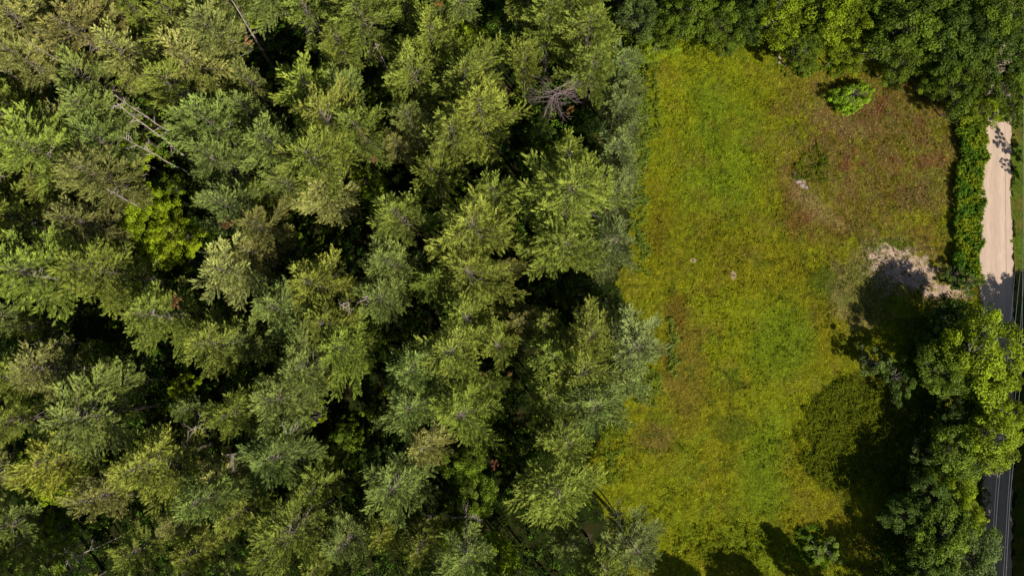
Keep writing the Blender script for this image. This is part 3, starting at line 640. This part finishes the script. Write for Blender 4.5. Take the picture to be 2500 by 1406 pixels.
# ------------------------------------------------------------------ forest understory (nobody could count it)
FOREST = pixn([(-120, -80), (1650, -80), (1600, 80), (1560, 200), (1530, 350), (1530, 620), (1480, 700), (1550, 800), (1560, 900), (1480, 1000), (1420, 1160), (1480, 1280), (1540, 1500), (-120, 1500)])
X, Y = scatter(FOREST, 16000); k = fbm(X / 6, Y / 6, 81) > .40; X, Y = X[k][:7000], Y[k][:7000]
cent = np.stack([X, Y, .6 + 6.5 * R.random(len(X)) ** 1.4], 1)
V, F, idx = leaf_clumps(cent, R.uniform(.4, .95, len(X)), 24, .3, None, flat=.6)
base = lerp(np.tile(np.array((.08, .16, .015)), (len(X), 1)).astype(float), (.20, .28, .014), np.clip((fbm(X / 4, Y / 4, 82) - .45) * 4, 0, 1))
ci = jit(base[idx], .25)
tag(link('forest_understory', mesh_np('forest_understory', V, F, M_grass, fattr={'col': np.concatenate([ci, ci])})), 'mixed green undergrowth on the floor of the pine wood', 'undergrowth', kind='stuff')
# undergrowth of the wood above the meadow and right of it
P1 = pixn([(1600, -80), (2600, -80), (2600, 200), (2480, 300), (2400, 280), (2330, 250), (2180, 160), (2080, 120), (1950, 130), (1850, 100), (1740, 60), (1620, 60)])
P2 = pixn([(2230, 780), (2390, 740), (2392, 1500), (2100, 1500), (2130, 1300), (2200, 1100)])
xs_, ys_ = [], []
for pl, n in ((P1, 2600), (P2, 2400)):
    a, b_2 = scatter(pl, n); xs_.append(a); ys_.append(b_2)
X, Y = np.concatenate(xs_), np.concatenate(ys_)
cent = np.stack([X, Y, .4 + 3.0 * R.random(len(X)) ** 2], 1)
V, F, idx = leaf_clumps(cent, R.uniform(.35, .8, len(X)), 26, .28, None, flat=.6)
ci = jit(np.tile(np.array((.07, .12, .012)), (len(idx), 1)), .35)
tag(link('wood_undergrowth', mesh_np('wood_undergrowth', V, F, M_grass, fattr={'col': np.concatenate([ci, ci])})), 'dark green undergrowth below the broadleaf trees', 'undergrowth', kind='stuff')

# ------------------------------------------------------------------ dead trees
def dead_tree(name, x, y, H, lean, nb, L0, label, zlo=.45, seed=1, mat=None, trunk_r=.2, rise=.2, cat='dead tree', group=None):
    g = random.Random(seed); root = bpy.data.objects.new(name, None); C.objects.link(root); root.location = (x, y, 0); tag(root, label, cat, group)
    top = Vector((lean[0], lean[1], H)); tk = Tubes(); n = 7
    P_ = [top * (i / n) + Vector((g.uniform(-.1, .1), g.uniform(-.1, .1), 0)) * (i > 0) for i in range(n + 1)]
    tk.add(P_, [trunk_r * (1 - .8 * i / n) for i in range(n + 1)], 7); link('trunk', tk.mesh('dead_trunk', mat or M_dead), root)
    for k in range(nb):
        tb = Tubes()
        z = zlo + (1 - zlo) * (k + g.random()) / nb; p = top * z; a = g.uniform(0, 6.28); L_ = L0 * g.uniform(.5, 1.1) * (1.15 - .5 * z)
        d = Vector((math.cos(a), math.sin(a), rise + g.uniform(-.15, .2))); sd = Vector((-d.y, d.x, 0)) * g.uniform(-.35, .35)
        pts = [p + d * L_ * s + sd * L_ * s * s * .5 + Vector((0, 0, -.12 * L_ * s * s)) for s in (0, .3, .6, 1)]
        tb.add(pts, [.055, .042, .028, .008], 4)
        for q in range(g.randint(3, 7)):
            s = g.uniform(.3, .95); e = p + d * L_ * s + sd * L_ * s * s * .5 + Vector((0, 0, -.12 * L_ * s * s))
            dd = (d + Vector((-d.y, d.x, 0)) * g.choice((-1, 1)) * g.uniform(.4, 1.0) + Vector((0, 0, g.uniform(-.2, .3)))).normalized(); l2 = L_ * g.uniform(.2, .42)
            tb.add([e, e + dd * l2 * .5 + Vector((0, 0, .05)), e + dd * l2], [.03, .02, .007], 3)
        link('branch', tb.mesh('dead_branch', mat or M_dead), root)
    return root
def dead_px(xb, yb, xt, yt, ht, **k):
    """top seen at (xt,yt) when ht metres up, foot seen at ground (xb,yb)"""
    b_3 = Vector(pix(xb, yb, 0)); t_ = Vector(pix(xt, yt, ht)); k['lean'] = (t_.x - b_3.x, t_.y - b_3.y)
    return dead_tree('dead_tree', b_3.x, b_3.y, ht, **k)
dead_px(1318, 300, 1362, 212, 21, nb=34, L0=6.0, mat=M_snag, label='bare dead snag with grey boughs spreading like a wheel in a dark gap', zlo=.62, seed=3, rise=.05, trunk_r=.25)
dead_px(470, 395, 285, 252, 23, nb=12, L0=2.0, label='lower of the twin bleached bare trunks leaning over the left pines', zlo=.3, seed=4, trunk_r=.18)
dead_px(445, 345, 278, 232, 22, nb=9, L0=1.8, label='upper of the twin bleached bare trunks leaning over the left pines', zlo=.3, seed=5, trunk_r=.15)
dead_px(665, 165, 565, 0, 24, nb=9, L0=.9, label='long slanting grey bare trunk crossing the gap at the top', zlo=.2, seed=6, trunk_r=.26, mat=M_twig)
dead_px(350, 60, 270, -20, 23, nb=6, L0=1, label='short bare trunk top at the upper edge left of the big pines', zlo=.4, seed=7, trunk_r=.2)
dead_px(110, 215, -30, 160, 22, nb=8, L0=1.6, label='bare dead trunk lying across the left edge near the top', zlo=.3, seed=8, trunk_r=.22, mat=M_twig)
dead_px(400, 540, 260, 460, 23, nb=10, L0=1.6, label='broken dead trunk above the big yellow-green maple patch', zlo=.35, seed=9, trunk_r=.24, mat=M_twig)
dead_px(500, 775, 370, 768, 23, nb=9, L0=1.2, label='level bleached trunk seen against the middle-left pines', zlo=.35, seed=10, trunk_r=.2)
dead_px(30, 455, -20, 410, 22, nb=10, L0=1.8, label='bare dead boughs at the left edge beside the maple gap', zlo=.5, seed=12)
for n_, (x, y, H, L0, nb, lab) in enumerate(((575, 1110, 19, 3.2, 14, 'tangle of bare grey boughs between lower-left pines'), (485, 1045, 17, 3.0, 12, 'bare snag in the dark hollow above the tangle of boughs'),
    (175, 1365, 15, 3.2, 9, 'thin bare branches in the bottom-left dark hollow'), (1030, 1270, 14, 2.6, 7, 'thin bare pole with twigs right of the yellow-green pine'),
    (2145, 120, 10, 2.8, 12, 'fan of bare twigs at the wood edge above the meadow'), (2270, 105, 13, 2.2, 9, 'bare grey twigs between the dark trees at upper right'), (2380, 235, 7, 2.0, 7, 'bare grey branches beside the top of the road'),
    (720, 1050, 20, 2.4, 9, 'bare twigs at the right tip of a lower-left pine'), (325, 350, 21, 2.4, 9, 'cluster of thin bare twigs below the twin bleached trunks'), (1130, 1270, 17, 3.0, 12, 'thin grey leafless crown beside the dark lane'),
    (905, 735, 22, 1.8, 9, 'bare dead twigs fanned over the centre pines'), (1500, 1250, 12, 2.6, 10, 'thin leafless crown at the lower meadow edge'), (845, 755, 23, 1.6, 12, 'dark spiky knot of bare twigs at the centre left'),
    (100, 120, 25, 1.3, 6, 'pale bare twigs poking from the top-left pines'), (925, 120, 20, 1.2, 8, 'small knot of bare twigs below the top pine'), (120, 680, 25, 1.6, 9, 'grey bare twigs in the big left pine'), (80, 835, 14, 2.0, 5, 'thin bare twigs over the middle-left hollow'))):
    t = Vector(pix(x, y, H * .85)); dead_tree('dead_tree', t.x, t.y, H, (rnd.uniform(-.6, .6), rnd.uniform(-.6, .6)), nb, L0, lab, zlo=.6, seed=50 + n_, mat=M_twig if n_ % 2 else M_dead, trunk_r=.14, rise=.3)
# rusty dead boughs, parts of the pines they hang on
def bough(x, y, z, col, size, n=16):
    best = min(pine_roots, key=lambda t: (t[1] - x) ** 2 + (t[2] - y) ** 2); root = best[0]
    w = Vector(pix(x, y, z)); mw = Matrix.LocRotScale(root.location, root.rotation_euler, root.scale); l = mw.inverted() @ w
    cent = np.array([tuple(l + Vector((rnd.uniform(-1, 1), rnd.uniform(-1, 1), rnd.uniform(-.4, .3))) * size) for _ in range(n)])
    V, F, idx = leaf_clumps(cent, np.full(n, .32 * size), 16, .24, None)
    ci = jit(np.tile(np.array(col), (len(idx), 1)), .3)
    o = link('dead_bough', mesh_np('dead_bough', V, F, M_grass, fattr={'col': np.concatenate([ci, ci])}), root); o['label'] = 'rusty brown dead bough'; o['kind'] = 'stuff'
for a in ((1208, 1132, 15, (.20, .08, .045), .5), (1392, 268, 12, (.20, .11, .03), .7), (550, 545, 20, (.16, .08, .04), .6), (430, 735, 21, (.17, .09, .035), .6), (912, 390, 19, (.26, .12, .09), .6),
          (605, 100, 17, (.30, .17, .09), .5), (1245, 912, 18, (.24, .11, .05), .5), (1070, 10, 17, (.22, .12, .03), .7), (390, 1010, 12, (.16, .06, .03), .7), (1180, 912, 20, (.2, .1, .04), .3)):
    bough(*a)

# ------------------------------------------------------------------ stones and dirt mounds in the meadow
def mat_flat(name, c1, c2, sc=4): return wood_mat(name, c1, c2, sc)
M_stone = mat_flat('grey_stone', (.20, .155, .14), (.36, .28, .25)); M_soil = mat_flat('bare_soil', (.14, .10, .05), (.20, .15, .09))
def lump(name, x, y, r_, h, mat, seed, parent=None):
    g = random.Random(seed); n, m = 12, 5; V, F = [], []
    for j in range(m):
        t = j / (m - 1); rr2 = r_ * math.cos(t * math.pi / 2 * .96)
        for i in range(n):
            a = 2 * math.pi * i / n; q = rr2 * (1 + .25 * math.sin(2 * a + seed) + g.uniform(-.12, .12)); V.append((q * math.cos(a), q * math.sin(a), h * math.sin(t * math.pi / 2) - .03 + g.uniform(-.02, .02) * (j > 0)))
    for j in range(m - 1):
        for i in range(n): F.append((j * n + i, j * n + (i + 1) % n, (j + 1) * n + (i + 1) % n, (j + 1) * n + i))
    return link(name, mesh_np(name, np.array(V), np.array(F), mat, smooth=True), parent, (x, y, .1))
n_ = 0
for (x, y, r_, lab) in ((1940, 426, .35, 'topmost of the pinkish stones beside the meadow weed mound'), (1948, 443, .5, 'largest pinkish stone beside the meadow weed mound'), (1957, 452, .42, 'stone next below the largest by the weed mound'), (1967, 458, .4, 'lowest stone in the row by the weed mound'),
                   (1936, 437, .25, 'small stone left of the largest by the weed mound')):
    P = pix(x, y, 0); o = lump('fieldstone', P[0], P[1], r_ * 1.0, r_ * .5, M_stone, n_); tag(o, lab, 'stone', 'stones by the weed mound'); n_ += 1
for (x, y, r_, lab) in ((1692, 637, .5, 'small bare dirt mound left in the middle meadow'), (1815, 622, .35, 'small bare dirt mound right in the middle meadow'), (1790, 672, .55, 'bare dirt mound ringed by weeds in the middle meadow'), (1690, 748, .3, 'tiny pale dirt mound in the lower middle meadow')):
    P = pix(x, y, 0); o = lump('dirt_mound', P[0], P[1], r_ * .6, .09, M_soil, 20 + n_); tag(o, lab, 'dirt mound'); n_ += 1
# loose gravel of the bare patch
X, Y = scatter(pixn([(2080, 600), (2350, 600), (2390, 760), (2100, 760)]), 16000); k = bare(X, Y) + fbm(X / .8, Y / .8, 61) > 1.0; X, Y = X[k][:3000], Y[k][:3000]; n = len(X)
s_ = R.uniform(.04, .11, n); a = R.uniform(0, 6.28, n); V = np.empty((n, 5, 3))
for i in range(4):
    t = a + i * math.pi / 2 + R.uniform(-.3, .3, n); V[:, i] = np.stack([X + np.cos(t) * s_, Y + np.sin(t) * s_, X * 0 + .08], 1)
V[:, 4] = np.stack([X, Y, .1 + s_ * .9], 1); f = np.arange(5 * n).reshape(n, 5)
F = np.concatenate([f[:, [i, (i + 1) % 4, 4]] for i in range(4)])
tag(link('loose_gravel', mesh_np('loose_gravel', V.reshape(-1, 3), F, mat_flat('gravel', (.26, .18, .12), (.55, .41, .31), 9))), 'loose pale gravel on the bare patch by the road', 'gravel', kind='stuff')

# ------------------------------------------------------------------ cables along the road, with their poles past the frame
m, nt, N, L = newmat('cable_aluminium'); out = N.new('ShaderNodeOutputMaterial'); pb = N.new('ShaderNodeBsdfPrincipled'); pb.inputs['Metallic'].default_value = .3
nz = N.new('ShaderNodeTexNoise'); nz.inputs['Scale'].default_value = 4; cr = N.new('ShaderNodeValToRGB'); cr.color_ramp.elements[0].color = (.30, .33, .36, 1); cr.color_ramp.elements[1].color = (.55, .58, .62, 1)
pb.inputs['Roughness'].default_value = .5; L.new(nz.outputs['Fac'], cr.inputs[0]); L.new(cr.outputs[0], pb.inputs['Base Color']); L.new(pb.outputs[0], out.inputs[0]); M_cable = m
M_cdark = mat_flat('black_cable', (.01, .01, .01), (.03, .03, .03))
def cable(pts, h, r_, mat, lab):
    W = [Vector(pix(x, y, h)) for x, y in pts]
    d0 = (W[0] - W[1]).normalized(); d1 = (W[-1] - W[-2]).normalized()
    W = [W[0] + d0 * 30] + W + [W[-1] + d1 * 30]; t = Tubes()
    t.add(W, [r_] * len(W), 5); tag(link('power_cable', t.mesh('power_cable', mat)), lab, 'cable', 'power cables along the road'); return W
c1 = cable([(2499, 200), (2498, 560), (2494, 900), (2476, 1110), (2466, 1215), (2456, 1400)], 9, .02, M_cable, 'thick bright cable along the right edge of the picture')
cable([(2470, 1090), (2461, 1215), (2450, 1400)], 8.4, .015, M_cable, 'thin cable just left of the thick bright cable')
cable([(2445, 1120), (2437, 1200), (2430, 1300), (2427, 1400)], 8.0, .018, M_cable, 'right cable of the close pair over the shaded road')
cable([(2438, 1120), (2431, 1200), (2425, 1290), (2421, 1400)], 7.8, .013, M_cable, 'left cable of the close pair over the shaded road')
cable([(2452, 200), (2455, 480), (2457, 700), (2460, 900)], 7.0, .016, M_cdark, 'thin dark cable running straight along the sunlit road')
for (q, lab) in ((c1[0], 'wooden utility pole past the top of the picture'), (c1[-1], 'wooden utility pole past the bottom of the picture')):
    root = bpy.data.objects.new('utility_pole', None); C.objects.link(root); root.location = (q.x, q.y, 0); tag(root, lab, 'utility pole', 'utility poles of the road line')
    t = Tubes(); t.add([(0, 0, -.3), (0, 0, 5), (0, 0, 10.5)], [.17, .15, .12], 10); link('pole', t.mesh('pole', M_grey), root)
    t = Tubes(); t.add([(-1.3, .16, 9), (1.3, .16, 9)], [.07, .07], 4); link('crossarm', t.mesh('crossarm', M_grey), root)
    for dx in (-1.15, .6, 1.15):
        t = Tubes(); t.add([(dx, .16, 9.05), (dx, .16, 9.2), (dx, .16, 9.3)], [.03, .06, .04], 6); link('insulator', t.mesh('insulator', M_stone), root)
print('tris', sum(len(m.polygons) * (2 if len(m.polygons) and len(m.polygons[0].vertices) == 4 else 1) for m in bpy.data.meshes))
